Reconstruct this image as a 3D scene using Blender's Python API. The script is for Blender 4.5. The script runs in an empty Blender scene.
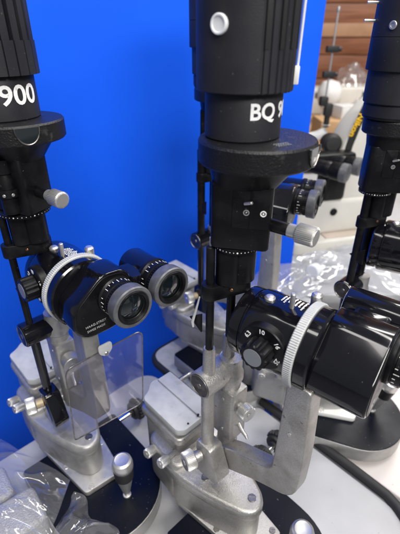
import bpy, bmesh, math, random
from mathutils import Matrix, Vector, noise
R = math.radians
sc = bpy.context.scene
COL = sc.collection

# ------------------------------------------------------------------ camera
cam_d = bpy.data.cameras.new('camera')
cam = bpy.data.objects.new('camera', cam_d); COL.objects.link(cam)
cam.location = (0, 0, .62)
cam.rotation_euler = (R(60), 0, 0)
cam_d.sensor_fit = 'HORIZONTAL'; cam_d.sensor_width = 24; cam_d.lens = 24
cam_d.clip_start = .02; cam_d.clip_end = 60
cam_d.dof.use_dof = True; cam_d.dof.focus_distance = .40; cam_d.dof.aperture_fstop = 7.0
sc.camera = cam

# ------------------------------------------------------------------ world and lamps
w = bpy.data.worlds.new('World'); sc.world = w; w.use_nodes = True
w.node_tree.nodes['Background'].inputs[0].default_value = (.86, .9, 1, 1)
w.node_tree.nodes['Background'].inputs[1].default_value = .24
def area(name, loc, tgt, sx, sy, power, col=(1, .97, .93)):
    l = bpy.data.lights.new(name, 'AREA'); l.shape = 'RECTANGLE'; l.size = sx; l.size_y = sy
    l.energy = power; l.color = col
    o = bpy.data.objects.new(name, l); COL.objects.link(o); o.location = loc
    o.rotation_euler = (Vector(tgt) - Vector(loc)).to_track_quat('-Z', 'Y').to_euler()
area('ceiling_lamp', (.55, .1, 2.1), (.1, .35, .2), 1.6, .22, 19)
area('ceiling_lamp', (-.5, .15, 2.1), (-.1, .45, .2), 1.6, .22, 12)
area('ceiling_lamp', (.75, -1.2, 1.75), (-.15, .8, .4), 1.3, .45, 44)
area('ceiling_lamp', (2.0, 2.6, 2.4), (1.6, 3.4, .2), 2.4, .6, 85)
area('ceiling_lamp', (.9, .95, 2.2), (.55, .95, 0), 1.2, .3, 15)
vs = sc.view_settings
vs.view_transform = 'Standard'; vs.look = 'None'; vs.exposure = .12; vs.gamma = 1

# ------------------------------------------------------------------ materials
M = {}
def mat(name, col, rough=.5, metal=0, coat=0, spec=.5, bump=None, var=None, trans=0, ior=1.45, emis=None):
    m = bpy.data.materials.new(name); m.use_nodes = True
    nt = m.node_tree; b = nt.nodes['Principled BSDF']
    b.inputs['Base Color'].default_value = (*col, 1)
    b.inputs['Roughness'].default_value = rough
    b.inputs['Metallic'].default_value = metal
    b.inputs['Coat Weight'].default_value = coat; b.inputs['Coat Roughness'].default_value = .04
    b.inputs['Specular IOR Level'].default_value = spec
    b.inputs['Transmission Weight'].default_value = trans; b.inputs['IOR'].default_value = ior
    tc = nt.nodes.new('ShaderNodeTexCoord')
    if bump:
        n = nt.nodes.new('ShaderNodeTexNoise'); n.inputs['Scale'].default_value = bump[0]; n.inputs['Detail'].default_value = 3
        nt.links.new(tc.outputs['Object'], n.inputs['Vector'])
        bp = nt.nodes.new('ShaderNodeBump'); bp.inputs['Strength'].default_value = bump[1]; bp.inputs['Distance'].default_value = bump[2]
        nt.links.new(n.outputs['Fac'], bp.inputs['Height']); nt.links.new(bp.outputs['Normal'], b.inputs['Normal'])
    if var:   # (scale, second colour, low, high, rough2)
        n = nt.nodes.new('ShaderNodeTexNoise'); n.inputs['Scale'].default_value = var[0]; n.inputs['Detail'].default_value = 5
        nt.links.new(tc.outputs['Object'], n.inputs['Vector'])
        mr = nt.nodes.new('ShaderNodeMapRange'); mr.inputs['From Min'].default_value = var[2]; mr.inputs['From Max'].default_value = var[3]
        nt.links.new(n.outputs['Fac'], mr.inputs['Value'])
        mx = nt.nodes.new('ShaderNodeMix'); mx.data_type = 'RGBA'
        mx.inputs['A'].default_value = (*col, 1); mx.inputs['B'].default_value = (*var[1], 1)
        nt.links.new(mr.outputs['Result'], mx.inputs['Factor']); nt.links.new(mx.outputs['Result'], b.inputs['Base Color'])
        if len(var) > 4:
            m2 = nt.nodes.new('ShaderNodeMapRange'); m2.inputs['To Min'].default_value = rough; m2.inputs['To Max'].default_value = var[4]
            m2.inputs['From Min'].default_value = var[2]; m2.inputs['From Max'].default_value = var[3]
            nt.links.new(n.outputs['Fac'], m2.inputs['Value']); nt.links.new(m2.outputs['Result'], b.inputs['Roughness'])
    M[name] = m; return m
mat('black_gloss', (.004, .004, .006), .11, coat=.35, spec=.42, var=(40, (.007, .007, .009), .45, .8, .19))
mat('black_satin', (.004, .004, .005), .34, spec=.3, bump=(900, .15, .0005), var=(60, (.011, .011, .012), .45, .75, .46))
mat('black_grain', (.008, .008, .009), .38, spec=.4, bump=(700, .7, .0008), var=(90, (.05, .05, .05), .62, .8, .55))
mat('black_matte', (.016, .016, .020), .48, spec=.35, bump=(1200, .2, .0005), var=(30, (.024, .024, .028), .4, .7))
mat('hammer_silver', (.41, .40, .38), .29, metal=.72, bump=(900, .4, .0010), var=(620, (.50, .49, .47), .36, .66, .40))
mat('cast_grey', (.39, .385, .375), .34, metal=.6, bump=(1100, .25, .0008), var=(130, (.44, .435, .42), .4, .7, .5))
mat('light_grey', (.47, .475, .48), .40, bump=(500, .1, .0005), var=(45, (.38, .39, .395), .4, .7))
mat('satin_metal', (.66, .655, .64), .36, metal=.85, var=(60, (.56, .55, .53), .4, .7, .46))
mat('chrome', (.78, .78, .77), .12, metal=1)
mat('dark_steel', (.22, .21, .2), .35, metal=1, var=(200, (.35, .33, .3), .4, .7))
mat('grey_ring', (.12, .123, .13), .38, metal=.35, var=(160, (.16, .163, .17), .4, .7, .45))
mat('white_paint', (.78, .78, .76), .4, var=(25, (.72, .71, .69), .4, .75))
mat('white_print', (.88, .88, .87), .45)
mat('plug_white', (.74, .75, .76), .35)
mat('grey_cap', (.20, .21, .23), .45)
mat('copper', (.55, .26, .14), .3, metal=1)
mat('rubber', (.018, .018, .018), .55, bump=(900, .2, .0005))
mat('yellow_print', (.85, .5, .02), .5)
mat('tan_wear', (.42, .34, .22), .5, metal=.3)
mat('slab_black', (.002, .003, .008), .34, spec=.22, var=(14, (.005, .006, .009), .45, .72, .45), bump=(600, .1, .0004))
mat('table_white', (.45, .45, .455), .5, var=(11, (.38, .38, .385), .4, .7, .5), bump=(500, .12, .0006))
mat('table_warm', (.62, .57, .55), .42, var=(7, (.54, .50, .48), .4, .7))
mat('floor_grey', (.30, .30, .31), .6, var=(5, (.24, .24, .25), .4, .7))
mat('panel_blue', (.006, .100, .82), .62, spec=.12, var=(5, (.008, .112, .86), .35, .7, .7), bump=(900, .25, .0004))
mat('wood', (.33, .13, .055), .5)
mat('wood_pale', (.44, .25, .14), .5, var=(8, (.37, .20, .11), .4, .7))
mat('card', (.52, .33, .17), .7, var=(8, (.46, .28, .14), .4, .7))
mat('cream', (.68, .66, .60), .45, var=(8, (.62, .60, .55), .4, .7))
mat('beige', (.52, .44, .37), .5)
mat('cap_white', (.7, .72, .74), .4)
mat('glass', (.008, .012, .014), .02, coat=1, spec=.8)
mat('print_grey', (.42, .42, .42), .5)
mat('hatch_white', (.44, .44, .44), .36, metal=.35, bump=(520, 1, .002), var=(380, (.56, .56, .55), .4, .7))
nt = M['wood'].node_tree                                    # horizontal planks with grain
b = nt.nodes['Principled BSDF']; tc = nt.nodes.new('ShaderNodeTexCoord')
mp = nt.nodes.new('ShaderNodeMapping'); mp.inputs['Scale'].default_value = (1.2, 1, 22)
n1 = nt.nodes.new('ShaderNodeTexNoise'); n1.inputs['Scale'].default_value = 2.2; n1.inputs['Detail'].default_value = 6
nt.links.new(tc.outputs['Object'], mp.inputs['Vector']); nt.links.new(mp.outputs['Vector'], n1.inputs['Vector'])
cr = nt.nodes.new('ShaderNodeValToRGB'); cr.color_ramp.elements[0].color = (.15, .048, .02, 1); cr.color_ramp.elements[1].color = (.31, .125, .06, 1)
cr.color_ramp.elements[0].position = .3; cr.color_ramp.elements[1].position = .7
nt.links.new(n1.outputs['Fac'], cr.inputs['Fac']); nt.links.new(cr.outputs['Color'], b.inputs['Base Color'])
def dirt(name, scale, colour, lo, hi, amount=1.0, detail=6, rough=None):
    nt = M[name].node_tree; b = nt.nodes['Principled BSDF']; inp = b.inputs['Base Color']
    tc = nt.nodes.new('ShaderNodeTexCoord'); n = nt.nodes.new('ShaderNodeTexNoise'); n.inputs['Scale'].default_value = scale; n.inputs['Detail'].default_value = detail
    nt.links.new(tc.outputs['Object'], n.inputs['Vector'])
    r = nt.nodes.new('ShaderNodeMapRange'); r.inputs['From Min'].default_value = lo; r.inputs['From Max'].default_value = hi; r.inputs['To Max'].default_value = amount
    nt.links.new(n.outputs['Fac'], r.inputs['Value'])
    mx = nt.nodes.new('ShaderNodeMix'); mx.data_type = 'RGBA'; mx.inputs['B'].default_value = (*colour, 1)
    src = inp.links[0].from_socket if inp.links else None
    if src: nt.links.new(src, mx.inputs['A'])
    else: mx.inputs['A'].default_value = inp.default_value
    nt.links.new(r.outputs['Result'], mx.inputs['Factor']); nt.links.new(mx.outputs['Result'], inp)
dirt('hammer_silver', 28, (.20, .185, .16), .52, .78, .75)
dirt('hammer_silver', 160, (.16, .13, .10), .68, .74, .8)
dirt('cast_grey', 26, (.22, .21, .19), .54, .80, .7)
dirt('cast_grey', 150, (.18, .15, .12), .69, .75, .7)
dirt('table_white', 150, (.20, .18, .16), .70, .76, .8)
dirt('table_white', 16, (.36, .355, .35), .52, .75, .7)
dirt('table_warm', 120, (.25, .21, .18), .70, .76, .8)
dirt('light_grey', 60, (.30, .30, .30), .60, .74, .6)
dirt('black_gloss', 420, (.10, .10, .10), .755, .79, .5, 2)
dirt('black_matte', 330, (.11, .11, .11), .72, .76, .7, 2)
dirt('black_satin', 380, (.10, .10, .10), .725, .765, .6, 2)
dirt('slab_black', 300, (.14, .14, .15), .72, .76, .8, 2)
dirt('white_print', 260, (.45, .44, .42), .60, .72, .7)
def clear(name, alpha, tint, rough, ior=1.45):
    m = bpy.data.materials.new(name); m.use_nodes = True; nt = m.node_tree; nt.nodes.clear()
    out = nt.nodes.new('ShaderNodeOutputMaterial'); t = nt.nodes.new('ShaderNodeBsdfTransparent'); t.inputs[0].default_value = (*tint, 1)
    g = nt.nodes.new('ShaderNodeBsdfGlossy'); g.inputs['Roughness'].default_value = rough; g.inputs[0].default_value = (1, 1, 1, 1)
    d = nt.nodes.new('ShaderNodeBsdfDiffuse'); d.inputs[0].default_value = (.8, .8, .82, 1)
    lw = nt.nodes.new('ShaderNodeLayerWeight'); lw.inputs[0].default_value = .5
    pw = nt.nodes.new('ShaderNodeMath'); pw.operation = 'POWER'; pw.inputs[1].default_value = 4
    f = nt.nodes.new('ShaderNodeMapRange'); f.inputs['To Min'].default_value = ior; f.inputs['To Max'].default_value = .8
    nt.links.new(lw.outputs['Facing'], pw.inputs[0]); nt.links.new(pw.outputs[0], f.inputs['Value'])
    a = nt.nodes.new('ShaderNodeMixShader'); a.inputs[0].default_value = alpha
    nt.links.new(t.outputs[0], a.inputs[1]); nt.links.new(d.outputs[0], a.inputs[2])
    c = nt.nodes.new('ShaderNodeMixShader'); nt.links.new(f.outputs[0], c.inputs[0]); nt.links.new(a.outputs[0], c.inputs[1]); nt.links.new(g.outputs[0], c.inputs[2])
    nt.links.new(c.outputs[0], out.inputs[0]); M[name] = m
clear('shield_plastic', .03, (.86, .85, .88), .03, .05)
clear('film', .09, (.96, .96, .975), .08, .09)
clear('bubble', .26, (.92, .93, .95), .12, .12)

# ------------------------------------------------------------------ mesh helpers
def I(): return Matrix.Identity(4)
def T(x, y, z): return Matrix.Translation((x, y, z))
def RZ(deg): return Matrix.Rotation(R(deg), 4, 'Z')
def AX(p, d):                                              # local +Z runs along d from p
    return Matrix.Translation(p) @ Vector(d).to_track_quat('Z', 'Y').to_matrix().to_4x4()
def XF(m):                                                 # lathe axis Z -> frame X, keeps frame Y
    return m @ Matrix(((0, 0, 1, 0), (0, 1, 0, 0), (-1, 0, 0, 0), (0, 0, 0, 1)))
class MB:
    def __init__(s): s.bm = bmesh.new()
    def _add(s, vs, fs, m):
        v = [s.bm.verts.new(m @ Vector(p)) for p in vs]
        out = []
        for f in fs:
            try: out.append(s.bm.faces.new([v[i] for i in f]))
            except ValueError: pass
        return v, out
    def lathe(s, prof, m=None, n=48, close=True):
        m = m or I(); vs, fs = [], []
        for r, z in prof:
            for k in range(n):
                a = 2 * math.pi * k / n; vs.append((r * math.cos(a), r * math.sin(a), z))
        for i in range(len(prof) - 1):
            for k in range(n):
                k2 = (k + 1) % n; fs.append((i * n + k, i * n + k2, (i + 1) * n + k2, (i + 1) * n + k))
        if close:
            fs.append(tuple(reversed(range(n)))); fs.append(tuple(range((len(prof) - 1) * n, len(prof) * n)))
        s._add(vs, fs, m); return s
    def cyl(s, r, z0, z1, m=None, n=40, ch=None, r2=None):
        ch = min(.0008, abs(z1 - z0) * .3, r * .3) if ch is None else ch; r2 = r if r2 is None else r2
        return s.lathe([(r - ch, z0), (r, z0 + ch), (r2, z1 - ch), (r2 - ch, z1)], m, n)
    def knurl(s, r, z0, z1, m=None, teeth=36, depth=.0007, ch=.001):
        n = teeth * 4; prof = [(r - ch, z0), (r, z0 + ch), (r, z1 - ch), (r - ch, z1)]
        m = m or I(); vs, fs = [], []
        for r_, z in prof:
            for k in range(n):
                a = 2 * math.pi * k / n; rr = r_ - (depth if k % 4 in (2, 3) else 0); vs.append((rr * math.cos(a), rr * math.sin(a), z))
        for i in range(3):
            for k in range(n):
                k2 = (k + 1) % n; fs.append((i * n + k, i * n + k2, (i + 1) * n + k2, (i + 1) * n + k))
        fs.append(tuple(reversed(range(n)))); fs.append(tuple(range(3 * n, 4 * n)))
        s._add(vs, fs, m); return s
    def prism(s, poly, z0, z1, m=None, bev=0, seg=2, scale0=1.0, c=(0, 0), bot=True):
        m = m or I(); n = len(poly)
        a = sum(poly[i][0] * poly[(i + 1) % n][1] - poly[(i + 1) % n][0] * poly[i][1] for i in range(n))
        if a < 0: poly = poly[::-1]
        levels = []                                        # (inset, z)
        for k in range(seg + 1 if bev else 0):
            t = math.pi / 2 * k / seg; levels.append((bev * (1 - math.sin(t)), z0 + bev * (1 - math.cos(t))))
        if not bev or not bot: levels = [(0, z0)]
        if bev:
            for k in range(seg + 1):
                t = math.pi / 2 * k / seg; levels.append((bev * (1 - math.cos(t)), z1 - bev * (1 - math.sin(t))))
        else: levels.append((0, z1))
        nrm = []
        for i in range(n):
            p0, p1, p2 = Vector(poly[i - 1]), Vector(poly[i]), Vector(poly[(i + 1) % n])
            d1 = (p1 - p0).normalized(); d2 = (p2 - p1).normalized()
            n1 = Vector((-d1.y, d1.x)); n2 = Vector((-d2.y, d2.x)); nn = (n1 + n2)
            nn = nn.normalized() if nn.length > 1e-6 else n1
            nrm.append(nn / max(.5, nn.dot(n1)))
        vs, fs = [], []
        for ins, z in levels:
            f = (z - z0) / (z1 - z0); k = scale0 + (1 - scale0) * f
            for p, q in zip(poly, nrm):
                vs.append((c[0] + (p[0] + q.x * ins - c[0]) * k, c[1] + (p[1] + q.y * ins - c[1]) * k, z))
        L = len(levels)
        for i in range(L - 1):
            for k in range(n):
                k2 = (k + 1) % n; fs.append((i * n + k, i * n + k2, (i + 1) * n + k2, (i + 1) * n + k))
        fs.append(tuple(reversed(range(n)))); fs.append(tuple(range((L - 1) * n, L * n)))
        s._add(vs, fs, m); return s
    def box(s, x0, x1, y0, y1, z0, z1, m=None, bev=.001, cr=None, seg=2):
        cr = bev * 1.5 if cr is None else cr
        p = [(x0, y0), (x1, y0), (x1, y1), (x0, y1)]
        return s.prism(rnd(p, cr, 4) if cr else p, z0, z1, m, bev, seg)
    def tube(s, pts, r, n=16, m=None):
        m = m or I(); pts = [Vector(p) for p in pts]; vs, fs = [], []
        up = Vector((0, 0, 1))
        for i, p in enumerate(pts):
            d = (pts[min(i + 1, len(pts) - 1)] - pts[max(i - 1, 0)]).normalized()
            x = d.cross(up if abs(d.z) < .95 else Vector((1, 0, 0))).normalized(); y = d.cross(x)
            rr = r[i] if isinstance(r, (list, tuple)) else r
            for k in range(n):
                a = 2 * math.pi * k / n; vs.append(p + x * rr * math.cos(a) + y * rr * math.sin(a))
        for i in range(len(pts) - 1):
            for k in range(n):
                k2 = (k + 1) % n; fs.append((i * n + k, (i + 1) * n + k, (i + 1) * n + k2, i * n + k2))
        fs.append(tuple(range(n))); fs.append(tuple(reversed(range((len(pts) - 1) * n, len(pts) * n))))
        s._add(vs, fs, m); return s
    def build(s, name, material, parent=None, smooth=True, ang=32):
        bmesh.ops.recalc_face_normals(s.bm, faces=s.bm.faces[:])
        me = bpy.data.meshes.new(name); s.bm.to_mesh(me); s.bm.free()
        me.materials.append(M[material])
        if smooth:
            for p in me.polygons: p.use_smooth = True
            me.set_sharp_from_angle(angle=R(ang))
        o = bpy.data.objects.new(name, me); COL.objects.link(o)
        if parent is not None: o.parent = parent
        return o
def rnd(poly, r, k=5):                                      # rounded polygon corners
    out = []; n = len(poly)
    for i in range(n):
        p0, p1, p2 = Vector(poly[i - 1]), Vector(poly[i]), Vector(poly[(i + 1) % n])
        rr = r[i] if isinstance(r, (list, tuple)) else r
        d1 = (p0 - p1); d2 = (p2 - p1); L = min(rr, d1.length * .49, d2.length * .49)
        a = p1 + d1.normalized() * L; b_ = p1 + d2.normalized() * L
        for j in range(k + 1):
            t = j / k; q = a * (1 - t) ** 2 + p1 * 2 * t * (1 - t) + b_ * t * t; out.append((q.x, q.y))
    return out
def hull2(c1, r1, c2, r2, n=16):                            # capsule outline round two circles
    a = math.atan2(c2[1] - c1[1], c2[0] - c1[0]); out = []
    for k in range(n + 1):
        t = a + math.pi / 2 + math.pi * k / n; out.append((c1[0] + r1 * math.cos(t), c1[1] + r1 * math.sin(t)))
    for k in range(n + 1):
        t = a - math.pi / 2 + math.pi * k / n; out.append((c2[0] + r2 * math.cos(t), c2[1] + r2 * math.sin(t)))
    return out
def empty(name, loc, rz=0):
    o = bpy.data.objects.new(name, None); COL.objects.link(o); o.location = loc; o.rotation_euler = (0, 0, R(rz)); o.empty_display_size = .02
    return o
def tag(o, label=None, cat=None, group=None, kind=None):
    if label: o['label'] = label
    if cat: o['category'] = cat
    if group: o['group'] = group
    if kind: o['kind'] = kind
    return o
def lettering(name, body, size, material, parent, mapf, bold=0, align='LEFT', ext=.00012):
    cu = bpy.data.curves.new(name, 'FONT'); cu.body = body; cu.size = size; cu.align_x = align; cu.offset = bold; cu.extrude = ext; cu.resolution_u = 4
    tmp = bpy.data.objects.new(name, cu); COL.objects.link(tmp)
    bpy.context.view_layer.update()
    me = bpy.data.meshes.new_from_object(tmp.evaluated_get(bpy.context.evaluated_depsgraph_get()))
    bpy.data.objects.remove(tmp); bpy.data.curves.remove(cu)
    bm = bmesh.new(); bm.from_mesh(me)
    if size > .008:
        bmesh.ops.subdivide_edges(bm, edges=[e for e in bm.edges if e.calc_length() > size * .12], cuts=3, use_grid_fill=False)
        bmesh.ops.triangulate(bm, faces=bm.faces[:])
    for v in bm.verts: v.co = mapf(v.co)
    bm.to_mesh(me); bm.free(); me.materials.clear(); me.materials.append(M[material])
    o = bpy.data.objects.new(name, me); COL.objects.link(o); o.parent = parent
    return o
def wrap(ax, ay, r, zc, a0, wx=1.0):                                # text laid round a vertical cylinder
    def f(c):
        a = R(a0) + c.x * wx / r; rr = r + .0002 + c.z
        return Vector((ax + rr * math.cos(a), ay + rr * math.sin(a), zc + c.y))
    return f
def plane_map(m): return lambda c: m @ c

# ------------------------------------------------------------------ setting
f = MB(); f.box(-6, 8, -4, 9, -.80, -.78, bev=0, cr=0); tag(f.build('floor', 'floor_grey', smooth=False), kind='structure')

def partition():
    t = empty('partition_panel', (-.255, .85, -.78), 16)
    b = MB(); b.box(-1.9, .54, 0, .018, 0, 2.6, bev=.0015, cr=.003); b.build('panel', 'panel_blue', t)
    for x in (-1.6, .28):
        q = MB(); q.box(x - .03, x + .03, -.02, .26, 0, .03, bev=.004); q.box(x - .02, x + .02, .0195, .04, .02, .6, bev=.003); q.build('foot', 'dark_steel', t)
    tag(t, 'bright blue partition panel standing behind the slit lamps on the left', 'partition')
partition()

def wood_wall():
    t = empty('plank_wall', (1.9, 5.0, -.78))
    rr = random.Random(3)
    for k in range(14):
        z0 = .5 + k * .24
        b = MB(); b.box(-3.4, 3.4, 0, .05, z0 + .004, z0 + .236, bev=.004, cr=0)
        o = b.build('plank', 'wood', t)
    b = MB(); b.box(-3.4, 3.4, -.022, -.001, 1.395, 1.52, bev=.003, cr=0); b.build('batten', 'wood_pale', t)
    b = MB(); b.box(-3.4, 3.4, .052, .12, 0, 3.9, bev=0, cr=0); b.build('backing', 'wood', t)
    b = MB(); b.box(-3.4, 3.4, 0, .05, 0, .5, bev=0, cr=0); b.build('plinth', 'wood_pale', t)
    tag(t, 'brown wooden plank wall with one pale board at the back of the room', 'wall')
wood_wall()

# tables : local frame u,v of the instruments (yaw -47)
def table(name, label, loc, yaw, poly, radii, material, rim=None, dz=0, rim_z=.782):
    t = empty(name, (loc[0], loc[1], -.78 + dz), yaw)
    b = MB(); out = rnd(poly, radii, 8); b.prism(out, .755, .78, None, .003, 3); b.build('table_top', material, t)
    if rim:
        b = MB(); b.tube([(p[0], p[1], rim_z) for p in rim], .0085, 14); b.build('edge_bumper', 'rubber', t)
    xs = [p[0] for p in poly]; ys = [p[1] for p in poly]
    cx, cy = sum(xs) / len(xs), sum(ys) / len(ys)
    b = MB(); b.cyl(.035, .03, .754, T(cx, cy, 0)); b.build('pedestal', 'light_grey', t)
    b = MB(); b.box(cx - .2, cx + .2, cy - .15, cy + .15, 0, .03, bev=.006, cr=.03); b.build('foot', 'light_grey', t)
    return t
YAW = -47
AO, BO, CO, DO = (-.1909, .4045), (.0341, .3165), (.236, .523), (.025, .665)
g = 'instrument tables'
def arc(cx, cy, r, a0, a1, n=8): return [(cx + r * math.cos(R(a0 + (a1 - a0) * k / n)), cy + r * math.sin(R(a0 + (a1 - a0) * k / n))) for k in range(n + 1)]
tag(table('instrument_table', 'white tabletop with black edge bumper under the two front slit lamps', AO, YAW,
    [(-.112, -.30), (.40, -.30), (.44, .313), (.106, .313), (.100, .216), (-.112, .216)], [.04, .04, .09, .02, .02, .045], 'table_white',
    rim=[(.108, .324), (.30, .324)] + arc(.34, .224, .1, 90, 0)[1:] + [(.44, .10), (.44, -.2)]), 'white tabletop with black edge bumper under the two front slit lamps', 'table', g)
tag(table('instrument_table', 'white tabletop with dark rim under the slit lamp farthest back', AO, YAW,
    [(-.150, .245), (.10, .245), (.10, .70), (-.150, .70)], .035, 'light_grey',
    rim_z=.7715, rim=[(.10, .244), (-.115, .244)] + arc(-.115, .279, .035, 270, 180)[1:] + [(-.15, .60)]), 'white tabletop with dark rim under the slit lamp farthest back', 'table', g)
tag(table('instrument_table', 'warm white tabletop under the dark slit lamp on the right', AO, YAW,
    [(.112, .350), (.75, .350), (.75, .80), (.112, .80)], .05, 'table_warm', dz=-.02), 'warm white tabletop under the dark slit lamp on the right', 'table', g)

# ------------------------------------------------------------------ the slit lamp
def screw(b, p, d, r, h=.0014):                             # slotted screw head: two half discs with a gap
    m = AX(p, d)
    for sgn in (1, -1):
        pts = [(r * math.cos(R(a)), sgn * r * math.sin(R(a))) for a in range(8, 173, 12)]
        b.prism(pts, 0, h, m @ RZ(35), r * .08, 1)
    b.cyl(r * .94, -.0004, h * .55, m, 24, ch=.0001)

def ocular(root, mf, t, z, s0, label=None):
    m = mf @ T(s0, t, z)
    b = MB(); X = XF(m)
    b.lathe([(.0205, -.002), (.0215, 0), (.0215, .004), (.0195, .0055), (.0195, .0065), (.0205, .007), (.0205, .0135), (.0195, .014), (.0195, .0155)], X, 56)
    b.knurl(.0202, .0155, .0215, X, 44, .0008, .0005)
    o = b.build('eyepiece', 'black_satin', root)
    if label: o['label'] = label
    k = MB()
    for i in range(26):
        if i % 6 == 4: continue
        a = 2 * math.pi * i / 26; long = i % 3 == 0
        k.box(.0072 if not long else .0072, .0095 if not long else .0118, -.00028, .00028, .0204, .02075, m @ Matrix.Rotation(a, 4, 'X'), bev=0, cr=0)
    k.build('scale_marks', 'white_print', o)
    b = MB(); b.lathe([(.019, .0215), (.0222, .0218), (.0228, .0232), (.0232, .034), (.0222, .0355), (.0195, .0358), (.0185, .0352)], X, 64, close=False)
    b.build('eyecup_ring', 'grey_ring', o)
    b = MB(); b.lathe([(.0187, .0353), (.0182, .0364), (.0172, .0366), (.0152, .0352), (.0146, .0325), (.0140, .0320)], X, 56, close=False); b.build('eyecup', 'black_satin', o)
    b = MB(); b.lathe([(.0001, .0345), (.004, .0342), (.009, .0331), (.0142, .0312)], X, 40, close=False); b.build('lens', 'glass', o)

def slit_lamp(org, yaw, label, cfg):
    g = cfg.get
    root = tag(empty('slit_lamp', (org[0], org[1], cfg.get('z', 0)), yaw), label, 'slit lamp', 'slit lamps on the tables')
    old = g('old', False); W = lambda a: a - yaw            # world azimuth -> local azimuth
    silver = 'hammer_silver' if old else 'cast_grey'
    detail = g('detail', True)
    # --- sliding base
    su = g('base_u', 0); bf = T(su, g('base_v', 0), 0)
    def slab(z0, z1, ins, bev):
        pts = []
        for k in range(25):
            a = -math.pi / 2 + math.pi * k / 24
            pts.append((.072 + (.083 - ins) * math.copysign(abs(math.cos(a)) ** .92, math.cos(a)), (.082 - ins) * math.sin(a)))
        r0 = -.032 + ins
        pts += [(r0 + .004, .082 - ins), (r0, .078 - ins), (r0, -.078 + ins), (r0 + .004, -.082 + ins)]
        return pts
    b = MB(); b.prism(slab(0, 0, 0, 0), .014, .0430, bf, .002, 2); b.build('slide_base', 'cast_grey', root)
    b = MB(); b.prism(slab(0, 0, .0012, 0), .0425, .0450, bf, .0006, 1); b.build('slide_plate', 'slab_black', root)
    b = MB(); b.cyl(.0055, -.05, g('axle', .285), AX((-.020 + su, g('base_v', 0), .030), (0, 1, 0)), 28); b.build('axle', 'chrome', root)
    for v in g('wheels', (.138,)):
        b = MB(); mm = AX((-.020 + su, v + g('base_v', 0), .032), (0, 1, 0))
        b.knurl(.0205, -.004, .004, mm, 20, .0024, .0008); b.cyl(.0160, -.011, .011, mm, 32); b.cyl(.0095, -.015, .015, mm, 24)
        b.build('track_wheel', 'rubber', root)
    # mounting plate and its screws
    b = MB(); b.prism(rnd([(-.055, -.045), (.072, -.0285), (.077, .0285), (-.055, .045)], .006), .0452, .0545, bf, .0012, 2)
    o = b.build('mounting_plate', 'white_paint' if g('white_plate') else silver, root)
    for p in ((.0685, -.0175), (.066, .0225), (.0145, -.0305), (.0145, .0305)):
        k = MB(); screw(k, bf @ Vector((p[0], p[1], .0544)), (0, 0, 1), .0042); k.build('screw', 'dark_steel' if old else 'satin_metal', o)
    # body of the cross slide
    body = [(-.082, -.046), (-.050, -.048), (.0, -.037), (.046, -.019), (.057, -.008), (.057, .008), (.046, .019), (0, .037), (-.050, .048), (-.082, .046)]
    rad = [.012, .02, .03, .012, .007, .007, .012, .03, .02, .012]
    b = MB(); b.prism(rnd([(x * .97 - .001, y * .95) for x, y in body], rad, 6), .0547, .1060, bf, .001, 1)
    b.prism(rnd(body, rad, 6), .1000, .1200, bf, .0055, 4); o = b.build('base_body', silver, root)
    for p in ((-.018, -.020), (.0415, .0035)):
        k = MB(); screw(k, bf @ Vector((p[0], p[1], .1198)), (0, 0, 1), .0054); k.build('screw', 'dark_steel', o)
    k = MB(); k.cyl(.0028, .1194, .1203, bf @ T(-.060, -.033, 0), 20); k.build('screw_hole', 'black_matte', o)
    # rear housing with its flat cover
    b = MB(); b.prism(rnd([(-.140, -.0285), (-.066, -.0285), (-.060, 0), (-.066, .0285), (-.140, .0285)], .012), .0547, .168, bf, .003, 2)
    b.prism(rnd([(-.145, -.0325), (-.057, -.0325), (-.057, .0325), (-.145, .0325)], .012), .147, .160, bf, .004, 3)
    b.prism(rnd([(-.118, -.043), (-.045, -.047), (-.045, .047), (-.118, .043)], .02, 6), .0548, .1285, bf, .006, 3)
    o = b.build('rear_housing', silver, root)
    top = [(-.152, -.005), (-.141, -.017), (-.136, -.0305), (-.062, -.0305), (-.055, -.022), (-.055, .022), (-.062, .0305), (-.136, .0305), (-.141, .017), (-.152, .005)]
    b = MB(); b.prism(rnd(top, [.003, .008, .01, .004, .003, .003, .004, .01, .008, .003], 5), .1685, .1790, bf, .0015, 2)
    b.box(-.148, -.056, .0055, .0295, .1785, .1815, bf, bev=.0012); o2 = b.build('cover_plate', 'light_grey', o)
    for p in ((-.060, -.012), (-.060, .006)):
        k = MB(); k.cyl(.0016, .1788, .1796 + (.003 if p[1] > 0 else 0), bf @ T(p[0], p[1], 0), 14); k.build('screw', 'black_matte', o2)
    for p in ((-.098, -.0425, .1190), (-.0655, -.0435, .1335)):
        k = MB(); m = bf @ AX(p, (.15, -1, .25)); k.cyl(.0032, -.012, .002, m, 20); k.knurl(.0068, .0015, .0165, m, 30, .0004, .0012); k.cyl(.0022, .0163, .0170, m, 16)
        k.build('lock_knob', 'satin_metal', root)
    # joystick
    jx, jy = g('joy', (.1075, .0165)); m = bf @ T(jx, jy, .045)
    tilt = m @ Matrix.Rotation(R(g('joy_tilt', 0)), 4, 'Y')
    b = MB(); b.lathe([(.0062, 0), (.0058, .0018), (.0042, .0025)], m, 32); b.lathe([(.0036, .001), (.0038, .008), (.0055, .0095), (.0105, .036), (.0122, .0435)], tilt, 36, close=False)
    o = b.build('joystick', 'satin_metal', root)
    b = MB(); b.lathe([(.0122, .0430), (.0130, .0440), (.0142, .0630), (.0135, .0640)], tilt, 40); b.build('grip', 'black_matte' if not g('white_plate') else 'black_satin', o)
    b = MB(); b.lathe([(.0134, .0638), (.0142, .0650), (.0144, .0720), (.0128, .0785), (.0098, .0805), (.0092, .0802), (.001, .0804)], tilt, 44); b.build('cap', 'satin_metal', o)

    # --- microscope arm
    du = g('arm_du', 0); dv = g('arm_dv', 0)
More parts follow.
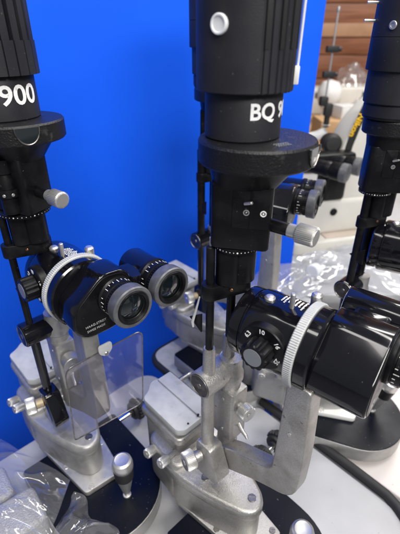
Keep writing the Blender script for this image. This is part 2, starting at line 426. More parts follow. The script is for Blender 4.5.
    prof = [(.0975 + du, g('arm_top', .356)), (.1020 + du, .262), (.1005 + du, .203), (.060 + du * .7, .186), (-.012, .142), (-.020, .170), (.0085, .1950), (.058 + du, .2160), (.0690 + du, .2240), (.0705 + du, .2620), (.0728 + du, g('arm_top', .356))]
    pr = [.004, .02, .034, .03, .006, .006, .02, .016, .022, .02, .004]
    b = MB(); m = Matrix(((1, 0, 0, 0), (0, 0, -1, dv), (0, 1, 0, 0), (0, 0, 0, 1)))
    b.prism(rnd(prof, pr, 5), -.0105, .0085, m, .002, 3)
    o = b.build('microscope_arm', silver, root)
    k = MB(); k.cyl(.0022, 0, .0008, AX((.0838 + du, dv - .0084, .2923), (0, -1, 0)), 18); k.build('grub_screw', 'satin_metal', o)

    # --- illumination column
    ax, ay = g('tower', (0, 0)); am = T(ax + g('rod_dx', 0), ay + g('rod_dy', 0), 0) @ RZ(g('arm_yaw', 0))
    b = MB(); m = am @ AX((-.012, -.034, .298 + g('roller_dz', 0)), (0, 1, 0))
    rm = silver if old else 'black_gloss'
    b.lathe([(.0148, 0), (.0158, .0012), (.0158, .050), (.0148, .0512)], m, 48)
    o = b.build('pivot_drum', rm, root)
    k = MB(); k.lathe([(.0125, -.0004), (.0128, -.0009), (.0136, -.0009), (.0139, -.0004)], m, 40); k.lathe([(.001, -.0010), (.003, -.0010), (.0034, -.0003)], m, 20)
    k.build('end_ring', 'dark_steel', o)
    r1, r2 = (-.010, -.022), (-.010, .008)
    for p, r, zt in ((r1, .0041, .461), (r2, .0046, .425)):
        k = MB(); k.cyl(r * g('rod_k', 1), .305, zt, am @ T(p[0], p[1], 0), 26); k.build('rod', 'black_satin', root)
        if old:
            k = MB(); k.lathe([(.0072, .304), (.0066, .340), (.0058, .3445), (.0045, .3445)], am @ T(p[0], p[1], 0), 30); k.build('rod_socket', silver, root)
    k = MB(); k.cyl(.0014, .461, .470, am @ T(r1[0], r1[1], 0), 12); k.build('stop_pin', 'satin_metal', root)
    # lower support
    b = MB(); b.cyl(.0078 if old else .0058, .195, .296, am @ T(-.012, -.021, 0), 28); b.build('support_post', silver if old else 'black_gloss', root)
    b = MB(); b.lathe([(.0125, .165), (.0125, .285), (.0148, .288), (.0148, .296), (.0130, .299), (.0125, .318)], am @ T(-.006, .008, 0), 36)
    b.box(-.020, .011, -.005, .021, .200, .276, am, bev=.002, cr=.004); o = b.build('column', silver, root)
    for zz in (.262, .212):
        k = MB(); k.cyl(.0021, 0, .0008, am @ AX((-.004, -.0049, zz), (0, -1, 0)), 14); k.build('pin', 'satin_metal', o)
    k = MB(); m = am @ AX((.0108, .008, .253), (1, -.15, 0)); k.cyl(.0055, -.001, .006, m, 24)
    if old: k.knurl(.0100, .005, .0165, m, 40, .0006, .001); k.cyl(.0030, .0163, .0171, m, 18)
    else: k.cyl(.0118, .004, .020, m, 40); k.lathe([(.0015, .0199), (.0035, .0205), (.0038, .0199)], m, 20)
    k.build('clamp_knob', 'satin_metal' if old else silver, root)
    k = MB(); k.tube([(.008, .010, .222), (.017, .006, .220), (.026, .004, .219), (.029, .003, .2175)], [.0028, .0026, .0022, .0016], 12, am); k.build('release_lever', 'satin_metal', root)
    b = MB(); m2 = am @ Matrix(((1, 0, 0, 0), (0, 0, -1, 0), (0, 1, 0, 0), (0, 0, 0, 1)))
    b.prism(rnd([(-.024, .140), (.014, .146), (.018, .156), (.002, .198), (-.021, .198)], .004), .010, .031, m2, .002, 2); b.build('foot_bracket', silver if old else 'black_gloss', root)
    k = MB(); m = am @ AX((-.014, -.034, .178), (-.25, -1, 0)); k.cyl(.0068, -.004, .007, m, 26); k.build('knob_shaft', 'tan_wear' if not old else silver, root)
    k = MB(); k.knurl(.0118, .006, .0195, m, 44, .0006, .0014); k.lathe([(.001, .0199), (.0030, .0203), (.0034, .0195)], m, 20); k.build('brake_knob', 'satin_metal', root)
    # clamp bracket
    b = MB(); b.prism(hull2(r1, .0085, (-.004, .010), .0125), .407, .4225, am, .0012, 2); o = b.build('rod_clamp', 'black_satin', root)
    k = MB(); k.cyl(.0016, 0, .0009, am @ AX((.0045, -.0085, .416), (.75, -.65, 0)), 14); k.build('screw', 'copper', o)
    if not old:                                             # wedge shaped filter lever
        k = MB(); k.prism([(-.012, -.004), (.010, -.014), (.010, .010)], -.0015, .0015, am @ T(-.006, -.024, .366) @ Matrix.Rotation(R(90), 4, 'X'), .0004, 1); k.build('filter_lever', 'black_satin', root)
    else:
        k = MB(); k.prism([(-.010, -.002), (.007, -.012), (.007, .010)], -.0012, .0012, am @ T(-.020, -.030, .380) @ Matrix.Rotation(R(90), 4, 'X'), .0004, 1); k.build('filter_lever', 'black_satin', root)
        k = MB(); k.tube([(-.016, -.030, .408), (-.019, -.032, .392), (-.022, -.034, .378), (-.021, -.034, .372)], [.0008, .0012, .0016, .0011], 10, am); k.build('release_pin', 'light_grey', root)

    # --- illumination head
    b = MB(); b.cyl(.0112, .4227, .4575, am @ T(-.002, -.008, 0), 36); b.cyl(.0132, .4227, .4575, am @ T(.002, .006, 0), 40); b.build('slit_barrel', 'black_satin', root)
    dr = g('disc_r', .0206)
    b = MB(); b.lathe([(dr - .001, .4580), (dr, .4586), (dr, .4626), (dr - .001, .4632)], T(ax, ay, 0), 64); o = b.build('scale_disc', 'black_satin', root)
    k = MB()
    for i in range(40):
        a = i * 9
        k.lathe([(.00001, dr - .0001), (.00045 if i % 5 else .0008, dr + .00015), (.0001, dr + .0003)], T(ax, ay, .4606) @ AX((0, 0, 0), (math.cos(R(a)), math.sin(R(a)), 0)), 8)
    k.build('scale_marks', 'white_print', o)
    hm = T(ax, ay, 0)
    hy = W(g('head_yaw', -12)); Hm = hm @ RZ(hy)
    head = 'black_satin'
    b = MB(); hb = rnd([(-.021, -.0205), (.029, -.0205), (.029, .0195), (-.021, .0195)], [.008, .006, .010, .012], 6)
    b.prism(hb, .4640, .522, Hm, .0014, 2)
    pc = g('plat_c', .0145); py = W(g('plat_yaw', -20)); pr_ = g('plat_r', .0475)
    pcx, pcy = pc * math.cos(R(py - hy)), pc * math.sin(R(py - hy))
    # funnel between body and platform
    n = 48; vs = []; fs = []
    ring0 = [(.004 + .0245 * math.copysign(abs(math.cos(a)) ** .5, math.cos(a)), .0195 * math.copysign(abs(math.sin(a)) ** .5, math.sin(a)), .514) for a in (2 * math.pi * k / n for k in range(n))]
    ring1 = [(pcx * .9 + pr_ * .80 * math.cos(a), pcy * .9 + pr_ * .80 * math.sin(a), .5365) for a in (2 * math.pi * k / n for k in range(n))]
    b._add(ring0 + ring1, [(k, (k + 1) % n, n + (k + 1) % n, n + k) for k in range(n)] + [tuple(range(n)), tuple(range(n, 2 * n))], Hm)
    hd = b.build('head_body', head, root)
    b = MB(); m = Hm @ T(pcx, pcy, 0)
    b.lathe([(pr_ - .0015, .5355), (pr_, .5370), (pr_, .5515), (pr_ - .0012, .5532), (.002, .5535)], m, 72)
    plat = b.build('lamp_platform', 'black_grain', root)
    na = W(g('notch', -25)); m = Hm @ T(pcx, pcy, .5355) @ RZ(na - hy)
    k = MB(); k.prism([(.0105 * math.cos(R(a)), .0140 * math.sin(R(a))) for a in range(180, 361, 12)], -.0004, .0012, m @ T(pr_ - .0009, 0, .0160) @ Matrix(((0, 0, 1, 0), (1, 0, 0, 0), (0, 1, 0, 0), (0, 0, 0, 1))), .0003, 1)
    k.build('window', 'glass', plat)
    k = MB()
    arcp = [(pr_ + .0004, .0105 * math.cos(R(a)), .0160 + .0140 * math.sin(R(a))) for a in range(180, 361, 10)]
    k.tube(arcp, .0007, 8, m); k.build('window_rim', 'dark_steel', plat)
    if g('panel', True):
        k = MB(); rr_ = random.Random(5)
        for row in range(3):                                # small worn print on the platform top
            x0 = 0
            for i in range(7):
                wdt = rr_.uniform(.0006, .0016)
                k.box(x0, x0 + wdt, -.0005, .0005, .5534, .5537, Hm @ T(pcx, pcy, 0) @ RZ(W(-60) - hy) @ T(.026 + row * .0028, -.006, 0) @ RZ(90), bev=0, cr=0); x0 += wdt + .0007
        k.build('worn_print', 'grey_cap', plat)
        m = Hm @ AX((.012, -.0206, .4995), (0, -1, 0))       # plate on the side facing the room
        k = MB(); k.box(-.0005, .0255 - .010, -.0150, .0190, 0, .0010, Hm @ Matrix(((1, 0, 0, .012), (0, 0, -1, -.0206), (0, 1, 0, .4995), (0, 0, 0, 1))), bev=.0004, cr=.0008)
        k.box(-.0145, .0155, -.0150, .0190, 0, .0006, Hm @ Matrix(((1, 0, 0, .012), (0, 0, -1, -.0206), (0, 1, 0, .4995), (0, 0, 0, 1))), bev=.0003, cr=.0008)
        pn = k.build('side_plate', 'black_satin', root)
        for x, white in ((-.003, 0), (.0105, 1)):
            k = MB(); mm = Hm @ AX((.012 + x, -.0216, .4985), (0, -1, 0)); k.lathe([(.0016, .0001), (.0017, .0006), (.0025, .0006), (.0026, .0001)], mm, 24, close=False)
            k.cyl(.0008, -.0002, .0004 if not white else .0008, mm, 12); k.build('screw_ring', 'white_print' if white else 'satin_metal', pn)
        k = MB(); k.cyl(.0013, -.003, .005, Hm @ AX((.0095, -.0225, .5065), (.8, -.5, .35)), 14); k.build('lever_pin', 'satin_metal', pn)
    else:
        k = MB(); mm = Hm @ T(.010, -.0225, 0)
        k.lathe([(.0085, .4665), (.0085, .484), (.0115, .4845), (.0118, .490), (.0115, .492), (.0085, .4925), (.0078, .500), (.0065, .506), (.0085, .507), (.0085, .520)], mm, 36)
        pn = k.build('filter_collar', 'black_satin', root)
        for a in (-100, -60, -20, -140):
            k = MB(); k.cyl(.0016, .0112, .0124, mm @ AX((0, 0, .4875), (math.cos(R(a)), math.sin(R(a)), 0)), 14); k.build('screw', 'satin_metal', pn)
        k = MB(); k.lathe([(.0001, -.003), (.0018, -.0022), (.0026, 0), (.0018, .0022), (.0001, .003)], mm @ T(-.001, -.0105, .4955), 18); k.build('index_ball', 'chrome', pn)
    ka = W(g('knob', -38)); kd = Vector((math.cos(R(ka)), math.sin(R(ka)), 0)); off = hm @ RZ(W(-30)) @ Vector((.0225, .0, .485))
    m = AX(off, kd); k = MB(); k.lathe([(.0054, 0), (.0054, .024), (.0052, .0245)], m, 26); sk = k.build('slit_knob', 'black_satin', root)
    k = MB(); k.lathe([(.0052, .0243), (.0057, .025), (.0057, .0325)], m, 26); k.build('collar', 'satin_metal', sk)
    k = MB(); k.knurl(.0082, .0320, .0480, m, 34, .0007, .001); k.lathe([(.001, .0483), (.0060, .0482), (.0063, .0475)], m, 24); k.build('knurled_cap', 'satin_metal', sk)

    # --- lamp housing
    kind = g('lamp', 'smooth'); rl = g('lamp_r', .0345); rr = g('ring_r', .0285)
    b = MB(); b.lathe([(rr - .0006, .5537), (rr, .5545), (rr, .590), (rr - .001, .592)], hm, 64); nk = b.build('lamp_neck', 'black_matte' if kind != 'steps' else 'black_satin', root)
    if kind == 'fins':
        def fins(r, depth, N, duty, z0, z1, bb):
            pts = []
            for i in range(N):
                a0 = 360 * i / N
                for q, rad in ((0, r), (duty * .5, r), (duty, r), (duty + .02, r - depth), (.98, r - depth)):
                    a = R(a0 + 360 / N * q); pts.append((rad * math.cos(a), rad * math.sin(a)))
            bb.prism(pts, z0, z1, hm, 0)
        b = MB(); fins(rl, .0022, 24, .86, .5905, .6170, b); fins(rl - .0008, .0085, 24, .62, .6170, .720, b); b.cyl(rl * .9, .70, .735, hm)
        lh = b.build('lamp_housing', 'black_matte', root, ang=20)
    elif kind == 'smooth':
        ga = [W(x) for x in g('grooves', [])]
        pts = []
        for i in range(360):
            near = min((abs((i - a + 180) % 360 - 180) for a in ga), default=99)
            r_ = rl - (.0012 if near <= 1.6 else 0); pts.append((r_ * math.cos(R(i)), r_ * math.sin(R(i))))
        b = MB(); b.prism(pts, .5860, .7200, hm, .0008, 1); b.cyl(rl * .93, .715, .735, hm)
        lh = b.build('lamp_housing', 'black_matte', root)
        for a in ga[::2]:
            k = MB(); m = hm @ RZ(a + 4)
            k.box(rl - .002, rl + .0004, -.0016, .0016, .6125, .690, m, bev=.0003, cr=0); k.build('cooling_slot', 'rubber', lh)
    else:                                                   # stepped smooth housing
        b = MB(); b.lathe([(rl - .0045, .5710), (rl - .0037, .572), (rl - .0035, .6055), (rl - .0004, .6060), (rl, .6070), (rl, .6385), (rl - .0006, .6390), (rl, .6395), (rl, .720), (rl * .9, .735)], hm, 72)
        b.lathe([(rl - .0065, .5560), (rl - .0055, .5570), (rl - .0055, .5690), (rl - .0065, .5700)], hm, 64)
        lh = b.build('lamp_housing', 'black_matte', root)
    if 'plug' in cfg:
        a, zz = cfg['plug']; m = hm @ AX((rl * math.cos(R(W(a))), rl * math.sin(R(W(a))), zz), (math.cos(R(W(a))), math.sin(R(W(a))), 0))
        k = MB(); k.lathe([(.0060, -.001), (.0060, .0016), (.0055, .0022), (.0046, .0022), (.0043, .0014), (.001, .0013)], m, 36); k.build('screw_plug', 'plug_white', lh)
    if 'screw' in cfg:
        a, zz = cfg['screw']; d = (math.cos(R(W(a))), math.sin(R(W(a))), 0); m = hm @ AX((rl * d[0], rl * d[1], zz), d)
        k = MB(); k.lathe([(.0042, -.001), (.0042, .0012), (.0038, .0016), (.0024, .0016), (.0022, .0008), (.0001, .0010)], m, 30); k.build('cap_screw', 'satin_metal', lh)
    for a, zz in g('pins', []):
        d = (math.cos(R(W(a))), math.sin(R(W(a))), 0); m = hm @ AX((rl * d[0], rl * d[1], zz), d)
        k = MB(); k.cyl(.0014, -.002, .012, m, 16); k.build('contact_pin', 'satin_metal', lh)
    if 'socket' in cfg:
        a, zz = cfg['socket']; m = hm @ RZ(W(a)) @ T(rl, 0, zz)
        k = MB(); k.box(-.002, .003, -.004, .004, -.006, .006, m, bev=.0008); k.build('socket', 'white_paint', lh)
        k = MB(); k.tube([(.0015, 0, .006), (.002, 0, .05), (.001, 0, .11)], .0009, 8, m); k.build('lamp_wire', 'white_paint', lh)
    if 'text' in cfg:
        body, size, a0, zc, bold = cfg['text']
        lettering('lettering', body, size, 'white_print', nk, wrap(ax, ay, rr, zc, W(a0), g('text_w', 1.0)), bold)

    # --- microscope
    mf = T(g('mic_u', .070), g('mic_v', .022), .374) @ RZ(g('mic_az', 0)); X = XF(mf)
    b = MB(); b.lathe([(.026, -.067), (.0320, -.0668), (.0345, -.0655), (.0352, -.063), (.0352, -.055), (.0342, -.0545), (.0342, -.0535), (.0362, -.0525), (.0370, -.050), (.0370, -.004)], X, 72)
    dm = b.build('microscope_drum', 'black_gloss', root)
    k = MB(); k.lathe([(.001, -.0665), (.024, -.0665), (.0262, -.0672)], X, 40, close=False); k.build('objective_lens', 'glass', dm)
    b = MB(); b.knurl(.0418, -.0042, .0042, X, 120, .0004, .0010); b.build('grip_ring', 'light_grey', root)
    b = MB(); b.lathe([(.0390, .0050), (.0400, .0056), (.0400, .0150), (.0380, .0165)], X, 72); b.build('coupling', 'black_gloss', root)
    k = MB()
    for i, (s_, t_, L_) in enumerate([(-.030, .010, .012), (-.027, .0085, .016), (-.0235, .011, .010), (-.020, .006, .02), (-.0165, .0095, .014), (-.013, .010, .012), (-.0095, .007, .018)]):
        for j in range(int(L_ / .002)):
            tt = t_ + j * .0019 - .010; zz = math.sqrt(.0372 ** 2 - tt ** 2)
            k.box(s_ - .0006, s_ + .0006 + .0003 * ((i + j) % 3), tt - .0006, tt + .0005, zz - .0001, zz + .0002, mf, bev=0, cr=0)
    k.build('printed_scale', 'white_print', dm)
    k = MB(); k.cyl(.0024, .034, .0515, mf @ T(-.018, -.004, 0), 20); k.build('lever', 'satin_metal', dm)
    k = MB(); k.lathe([(.0052, .0355), (.0052, .0380), (.0035, .0397), (.0005, .0403)], mf @ T(-.040, -.004, 0), 26); k.build('dome_screw', 'satin_metal', dm)
    k = MB(); k.lathe([(.0048, .030), (.0052, .0425), (.0052, .045), (.0035, .0470), (.0005, .0476)], mf @ T(-.006, .022, -.004), 26); k.build('stud', 'satin_metal', dm)
    # magnification dial
    sd, zd = -.027, .007; m = mf @ AX((sd, -.028, zd), (0, -1, 0))
    show_dial = g('dial', True)
    if show_dial:
        k = MB(); k.lathe([(.0225, 0), (.0225, .0075), (.0217, .0085), (.020, .0088)], m, 64); dl = k.build('magnification_dial', 'black_satin', root)
        k = MB()
        n = 12
        k.knurl(.0135, .0088, .0245, m, 12, .0013, .0012); k.build('dial_knob', 'black_satin', dl)
        k = MB(); k.lathe([(.0088, .0243), (.0088, .0249), (.001, .0250)], m, 36); k.build('knob_cap', 'grey_cap', dl)
        base = mf @ Matrix(((1, 0, 0, sd), (0, 0, -1, -.0368), (0, 1, 0, zd), (0, 0, 0, 1)))
        for body, a in (('6.3', 150), ('10', 95), ('16', 35), ('25', -25), ('40', -85)):
            mm = base @ RZ(a - 90) @ T(0, .0152, .0001)
            lettering('numeral', body, .0062, 'white_print', dl, plane_map(mm), .00012, 'CENTER')
    # prism housings
    Y = mf @ Matrix(((0, 0, 1, 0), (1, 0, 0, 0), (0, 1, 0, 0), (0, 0, 0, 1)))     # polygon (t,z) swept along s
    poly = [(.004, .038), (-.032, .009), (-.035, -.018), (-.021, -.031), (.012, -.032), (.040, -.022), (.043, .010), (.032, .035)]
    rad = [.009, .009, .009, .009, .012, .016, .02, .010]
    hl = g('hl', .064); ipd = g('ipd', .053)
    b = MB(); b.prism(rnd(poly, rad, 7), .0155, hl, Y, .0022, 3, scale0=1.0); ph = b.build('prism_housing', 'black_gloss', root)
    b = MB(); b.prism(rnd([(x * .93 + .0002, y * .93) for x, y in poly], rad, 7), hl - .0004, hl + .0006, Y, .0003, 1); fp = b.build('face_plate', 'black_satin', ph)
    tm = mf @ Matrix(((0, 0, 1, hl + .0007), (1, 0, 0, -.013), (0, 1, 0, 0), (0, 0, 0, 1)))
    lettering('maker_lettering', 'HAAG-STREIT', .0040, 'print_grey', fp, plane_map(tm @ T(-.0095, -.0165, 0)), .0000)
    lettering('maker_lettering', 'SWISS MADE', .0038, 'print_grey', fp, plane_map(tm @ T(-.0085, -.0222, 0)), .0000)
    b = MB(); b.lathe([(.015, .008), (.0185, .0095), (.0195, .012), (.0195, hl), (.0185, hl + .001)], XF(mf @ T(0, .016 + ipd, .012)), 48)
    b.box(.022, .056, .036, .062, -.016, .024, mf, bev=.004)
    b.build('prism_tube', 'black_gloss', root)
    ocular(root, mf, .016, .010, hl); ocular(root, mf, .016 + ipd, .012, hl)
    # breath shield
    if g('shield'):
        su_ = g('shield_u', .094)
        pts = [(-.0275, .312), (.073, .312), (.0635, .192), (-.0345, .204)]
        m = Matrix(((0, 0, 1, su_), (1, 0, 0, 0), (0, 1, 0, 0), (0, 0, 0, 1)))
        out = rnd(pts, [.010, .012, .012, .004], 6)
        b = MB(); b.prism(out, 0, .0014, m, 0); sh = b.build('breath_shield', 'shield_plastic', root, smooth=False)
        k = MB(); loop = out + out[:1]; k.tube([(x, y, .0007) for x, y in loop], .0008, 8, m); k.build('shield_edge', 'dark_steel', sh)
        k = MB(); k.prism(rnd([(-.0085, .010), (.0085, .010), (.0085, -.001), (0, -.008), (-.0085, -.001)], .004), .0016, .0042, m @ T(.0205, .312, 0), .0006, 2); tb = k.build('shield_tab', 'light_grey', sh)
        k = MB(); k.cyl(.0028, .0042, .0056, m @ T(.0205, .309, 0), 20); k.build('screw', 'chrome', tb)
    return root

slit_lamp(BO, YAW, 'silver slit lamp in the centre with a C shaped arm and BQ lettered lamp', dict(
    old=True, tower=(-.0035, .001), head_yaw=-12, plat_yaw=-28, notch=-32, plat_r=.0455, plat_c=.013, lamp='smooth', lamp_r=.0352, ring_r=.0288, wheels=(.150, .108),
    grooves=[-78, -70, -60, -52, -42, -34, -24, -16], plug=(-125, .6265), socket=(-8, .596), hl=.067, text=('BQ 900', .0150, -87, .5695, .00035),
    mic_u=.0685, mic_v=.024, mic_az=9))
slit_lamp(AO, YAW, 'left slit lamp with finned lamp, two eyepieces and a clear breath shield', dict(
    tower=(.005, 0), head_yaw=-25, plat_yaw=-28, notch=-54, panel=False, lamp='fins', lamp_r=.0405, ring_r=.0345, disc_r=.0265, wheels=(.122,), plat_r=.0465, plat_c=.0125,
    text_w=1.12, text=('900', .0225, -65, .5675, .0004), mic_u=.057, mic_v=.022, mic_az=0, hl=.050, ipd=.050, arm_du=-.004, arm_dv=.008, arm_top=.347, shield=True, shield_u=.094 + .022 * .2))
slit_lamp(CO, -21, 'dark slit lamp at the right edge with two silver pins on its lamp', dict(
    z=-.02, tower=(.001, -.006), arm_yaw=-26, rod_dx=.012, rod_dy=.013, roller_dz=.006, base_u=-.02, joy=(.101, .012), dial=False, head_yaw=-8, plat_yaw=0, lamp='steps', lamp_r=.0405, ring_r=.0345, plat_r=.0345, plat_c=.003, screw=(-141, .650),
    pins=[(-186, .672), (-186, .655)], mic_u=.080, mic_v=.010, mic_az=-6, white_plate=True, joy_tilt=12, rod_k=1.35, shield=True))
slit_lamp(DO, YAW, 'slit lamp farthest back, mostly hidden behind the central one beside the panel', dict(
    tower=(0, 0), head_yaw=-20, plat_yaw=-20, lamp='steps', lamp_r=.0405, ring_r=.0345, plug=(-100, .62), mic_u=.066, mic_v=.030, mic_az=22, arm_du=.03, arm_dv=.02, rod_k=1.6))

# ------------------------------------------------------------------ foreground plastic and metal blocks
def metal_block(label, loc, rz, sx, sy, h):
    b = MB(); b.box(-sx, sx, -sy, sy, 0, h, None, bev=.006, cr=.012, seg=4)
    o = b.build('metal_block', 'hatch_white'); o.location = loc; o.rotation_euler = (0, 0, R(rz))
    return tag(o, label, 'metal block', 'wrapped metal blocks')

def crumple(name, quad, nx, ny, amp, seed, material, freq=9, lift=0.0):
    """a crinkled film sheet over four corner points"""
    a, b_, c, d = [Vector(p) for p in quad]; vs = []; fs = []
    for j in range(ny + 1):
        for i in range(nx + 1):
            s, t = i / nx, j / ny
            p = a * (1 - s) * (1 - t) + b_ * s * (1 - t) + c * s * t + d * (1 - s) * t
            ca, sa = math.cos(seed), math.sin(seed)
            q = Vector(((s * ca - t * sa) * freq, (s * sa + t * ca) * freq * .38, seed * 3.7))
            w1 = noise.noise(q * .6 + Vector((3, 3, 3))) * .8; q = q + Vector((w1, -w1, 0))
            hgt = (1 - abs(noise.noise(q)) * 2) ** 3 * .55 + (1 - abs(noise.noise(q * 2.3 + Vector((5, 1, 2)))) * 2) * .18 + noise.noise(q * 5.5) * .025
            edge = min(1, 6 * min(s, 1 - s, t, 1 - t) + .15)
            p = p + Vector((noise.noise(q + Vector((9, 0, 0))) * amp * .5, noise.noise(q + Vector((0, 9, 0))) * amp * .5, hgt * amp * edge + lift * math.sin(math.pi * s) * math.sin(math.pi * t)))
            vs.append(p)
    for j in range(ny):
        for i in range(nx):
            k = j * (nx + 1) + i; fs.append((k, k + 1, k + nx + 2, k + nx + 1))
    m = MB(); m._add(vs, fs, I()); return m.build(name, material, ang=25)

# ------------------------------------------------------------------ background instruments

tag(crumple('plastic_bag', [(-.345, .300, .050), (-.20, .235, .05), (-.190, .345, .062), (-.325, .425, .050)], 120, 120, .015, 1.3, 'film', 3.4, .012), 'crinkled clear plastic bag over the metal blocks at the bottom left', 'plastic bag', 'clear plastic bags')
tag(crumple('plastic_bag', [(-.200, .235, .050), (-.105, .225, .048), (-.110, .275, .050), (-.185, .335, .052)], 120, 120, .028, 4.1, 'film', 3.6, .026), 'crumpled clear plastic heap on the black plate beside the joystick', 'plastic bag', 'clear plastic bags')
metal_block('textured grey metal block under clear film, nearer the joystick', (-.252, .300, .012), 40, .036, .030, .046)
metal_block('textured grey metal block under clear film, at the left edge', (-.305, .337, .012), 40, .030, .028, .046)

# the white instrument with the curved column
def white_instrument():
    t = tag(empty('ophthalmic_instrument', (.42, 1.27, 0), 14), 'white instrument with a curved column and yellow lettered black strap', 'instrument')
    b = MB(); b.prism(rnd([(-.15, -.10), (.16, -.10), (.16, .12), (-.15, .12)], .03, 6), 0, .045, None, .008, 4); o = b.build('base', 'cream', t)
    k = MB(); k.box(-.03, .15, -.085, -.02, .0448, .049, None, bev=.002); k.build('top_inset', 'beige', o)
    b = MB(); b.prism(rnd([(-.135, -.055), (.16, -.055), (.16, .11), (-.135, .11)], .03, 6), .045, .165, None, .016, 4); o = b.build('body', 'cream', t)
    k = MB(); k.cyl(.012, -.001, .005, AX((.0, -.055, .125), (0, -1, 0)), 24); k.build('port', 'black_satin', o)
    m = Matrix(((1, 0, 0, 0), (0, 0, -1, 0), (0, 1, 0, 0), (0, 0, 0, 1)))
    prof = [(-.002, .15), (-.010, .26), (.003, .34), (.041, .41), (.105, .47), (.18, .50), (.19, .45), (.140, .39), (.13, .32), (.13, .15)]
    b = MB(); b.prism(rnd(prof, .05, 7), -.045, .045, m, .008, 3); b.build('column', 'cream', t)
    path = [(.020, .18), (.015, .26), (.020, .33), (.034, .39), (.056, .45)]
    L = []; Rr = []
    for i, p in enumerate(path):
        q0 = Vector(path[max(i - 1, 0)]); q1 = Vector(path[min(i + 1, len(path) - 1)]); d = (q1 - q0).normalized(); n = Vector((-d.y, d.x)); wd = .009 + .005 * i / 4
        L.append(tuple(Vector(p) + n * wd)); Rr.append(tuple(Vector(p) - n * wd))
    b = MB(); b.prism(rnd(L + Rr[::-1], .006, 3), .0455, .0485, m, .0008, 1); o = b.build('strap', 'rubber', t)
    tm = Matrix(((-.33, .944, 0, .0425), (0, 0, -1, -.0490), (-.944, -.33, 0, .424), (0, 0, 0, 1)))
    lettering('lettering', 'Nikon', .027, 'yellow_print', o, plane_map(tm @ T(0, -.0100, 0)), .0008)
    b = MB(); b.lathe([(.001, .030), (.020, .029), (.028, .022), (.030, .010), (.028, -.02), (.02, -.03)], AX((-.028, -.02, .338), (-.25, -1, .1)), 36); b.cyl(.010, 0, .06, AX((-.028, .02, .338), (1, 0, 0)), 20); b.build('focus_knob', 'rubber', t)
    b = MB(); b.box(-.165, .02, -.10, -.045, .275, .325, None, bev=.01); b.box(-.05, .03, -.06, .0, .165, .30, None, bev=.01); b.build('eyepiece_block', 'black_satin', t)
    for y, x in ((-.120, -.130), (-.075, -.06)):
        m = AX((x, y, .302), (1, -1.35, -.06)); e = MB(); e.lathe([(.019, -.03), (.021, -.01), (.021, .035), (.0225, .036), (.0225, .045), (.021, .05), (.024, .055), (.024, .08)], m, 36); e = e.build('eyepiece', 'black_satin', t)
        k = MB(); k.lathe([(.0238, .0795), (.0255, .081), (.0255, .098), (.021, .100), (.015, .094), (.001, .093)], m, 36); k.build('eyecup_ring', 'grey_ring', e)
white_instrument()

def headrest():
    t = tag(empty('headrest_stand', (.525, 1.80, 0)), 'thin upright rod with black clamps on a white curved foot', 'stand')
    b = MB(); b.cyl(.0036, .36, .70, None, 14); b.lathe([(.006, .70), (.007, .705), (.006, .715), (.001, .718)], None, 14); b.build('rod', 'satin_metal', t)
    for z in (.575, .485):
        k = MB(); k.box(-.026, .022, -.012, .012, z - .012, z + .012, None, bev=.003); k.cyl(.009, 0, .012, AX((.022, 0, z), (1, 0, 0)), 14); k.build('clamp', 'rubber', t)
    k = MB(); k.box(-.024, .010, -.016, .016, .365, .402, None, bev=.005); k.box(0, .034, -.016, .016, .325, .375, None, bev=.005); k.cyl(.012, .28, .33, T(.018, 0, 0), 16); k.build('joint', 'rubber', t)
    k = MB(); k.tube([(.018, 0, .29), (.016, 0, .262), (-.01, 0, .245), (-.06, 0, .235), (-.09, 0, .20), (-.095, 0, .10), (-.09, 0, .004)], [.018, .021, .020, .018, .018, .018, .018], 16)
    k.lathe([(.05, 0), (.05, .006), (.03, .012)], T(-.09, 0, 0), 24); k.build('foot', 'white_paint', t)
headrest()

def plain_table(label, x0, x1, y0, y1, top, material):
    t = tag(empty('table', ((x0 + x1) / 2, (y0 + y1) / 2, -.78)), label, 'table')
    hx, hy = (x1 - x0) / 2, (y1 - y0) / 2
    b = MB(); b.box(-hx, hx, -hy, hy, .78 + top - .03, .78 + top, None, bev=.004, cr=.02); b.build('table_top', material, t)
    for sx in (-1, 1):
        for sy in (-1, 1):
            k = MB(); k.box(sx * (hx - .06) - .02, sx * (hx - .06) + .02, sy * (hy - .06) - .02, sy * (hy - .06) + .02, 0, .78 + top - .0305, None, bev=.002); k.build('leg', 'dark_steel', t)
plain_table('pale grey table behind the slit lamps, covered in bubble wrap', .06, 1.9, .92, 2.05, -.001, 'table_white')
plain_table('light brown wooden table in front of the plank wall', .7, 3.0, 2.9, 4.75, -.06, 'card')

rr = random.Random(8)
for i, (label, x, y, rz, sx, sy, hz) in enumerate([
        ('bubble wrap heap on the pale table beside the white bottle cap', .37, 1.02, 10, .12, .10, .05),
        ('bubble wrap heap on the pale table behind the dark rods', .50, 1.03, -20, .14, .10, .075),
        ('bubble wrap sheet on the pale table left of the white bottle cap', .23, 1.00, 30, .10, .08, .05)]):
    c, s_ = math.cos(R(rz)), math.sin(R(rz))
    q = [(x + a * sx * c - b_ * sy * s_, y + a * sx * s_ + b_ * sy * c, .004) for a, b_ in ((-1, -1), (1, -1), (1, 1), (-1, 1))]
    tag(crumple('bubble_wrap', q, 110, 110, .036, 11 + i * 3.3, 'bubble', 4.6, hz), label, 'bubble wrap', 'bubble wrap on the tables')
t = tag(empty('bottle', (.335, .99, .04), 35), 'clear bottle with a white screw cap lying in the bubble wrap', 'bottle')
m = AX((0, 0, 0), (-1, -.2, .15))
k = MB(); k.knurl(.020, .0, .030, m, 30, .001, .002); k.build('screw_cap', 'cap_white', t)
k = MB(); k.lathe([(.014, .002), (.015, -.012), (.028, -.03), (.030, -.11), (.027, -.115)], m, 30); k.build('bottle_body', 'bubble', t)

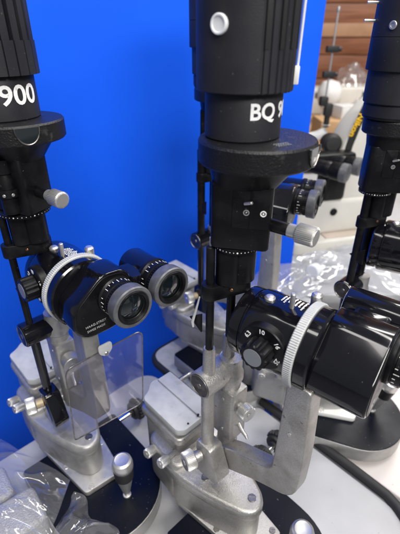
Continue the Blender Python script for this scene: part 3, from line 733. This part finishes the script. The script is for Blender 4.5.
def machine(label, x, y, rz, sx, sy, h):
    t = tag(empty('desktop_machine', (x, y, -.06), rz), label, 'machine', 'cream machines on the wooden table')
    b = MB(); b.box(-sx, sx, -sy, sy, 0, h, None, bev=.02, cr=.03, seg=3); b.build('housing', 'cream', t)
    k = MB(); k.box(-sx * .1, sx * .5, -sy - .006, -sy + .01, h * .66, h * .86, None, bev=.003); k.build('display', 'glass', t)
    for q in (-.6, -.35, .3, .75):
        k = MB(); k.cyl(.014, 0, .012, AX((sx * q, -sy, h * .4), (0, -1, 0)), 18); k.build('button', 'plug_white', t)
machine('cream desktop machine with a small dark display by the plank wall', 1.52, 4.2, 6, .24, .16, .27)
machine('wide cream machine behind the thin upright rod', 1.16, 4.35, -8, .20, .15, .24)
tag(crumple('plastic_bag', [(1.18, 3.45, -.055), (1.62, 3.4, -.055), (1.66, 3.85, -.055), (1.20, 3.9, -.055)], 50, 50, .12, 2.2, 'bubble', 6, .16), 'white plastic bag on the brown table before the cream machine', 'plastic bag', 'clear plastic bags')
tag(crumple('plastic_bag', [(1.30, 4.05, .215), (1.62, 4.05, .215), (1.62, 4.35, .215), (1.30, 4.35, .215)], 40, 40, .10, 6.2, 'film', 6, .14), 'clear plastic cover puffed up on top of the cream machine', 'plastic bag', 'clear plastic bags')
def globe():
    b = MB(); b.lathe([(.001, 0), (.07, .002), (.075, .02), (.05, .06), (.045, .12), (.085, .17), (.105, .23), (.10, .29), (.07, .34), (.001, .36)], None, 32)
    o = b.build('device_head', 'white_paint'); o.location = (1.12, 3.75, -.06)
    tag(o, 'rounded white device head beside the blue panel edge', 'device')
globe()
b = MB(); b.box(-.16, .16, -.14, .14, 0, .14, None, bev=.004, cr=.006); o = b.build('cardboard_box', 'card'); o.location = (1.05, 3.2, -.06); tag(o, 'light brown cardboard box on the table below the upright rod', 'box')

def carton(label, loc, rz, sx, sy, h, material):
    t = tag(empty('carton', loc, rz), label, 'carton')
    b = MB(); b.box(-sx, sx, -sy, sy, 0, h, None, bev=.003, cr=.004); b.build('body', material, t)
    k = MB(); k.box(-sx * .98, -.002, -sy, sy, h + .0005, h + .004, None, bev=.001, cr=0); k.box(.002, sx * .98, -sy, sy, h + .0005, h + .004, None, bev=.001, cr=0); k.build('flap', material, t)
carton('small white carton standing on the light brown cardboard box', (1.10, 3.22, .0805), 12, .07, .08, .085, 'white_paint')
carton('low white carton on the brown table left of the white plastic bag', (1.34, 3.25, -.0595), -15, .10, .09, .07, 'white_paint')
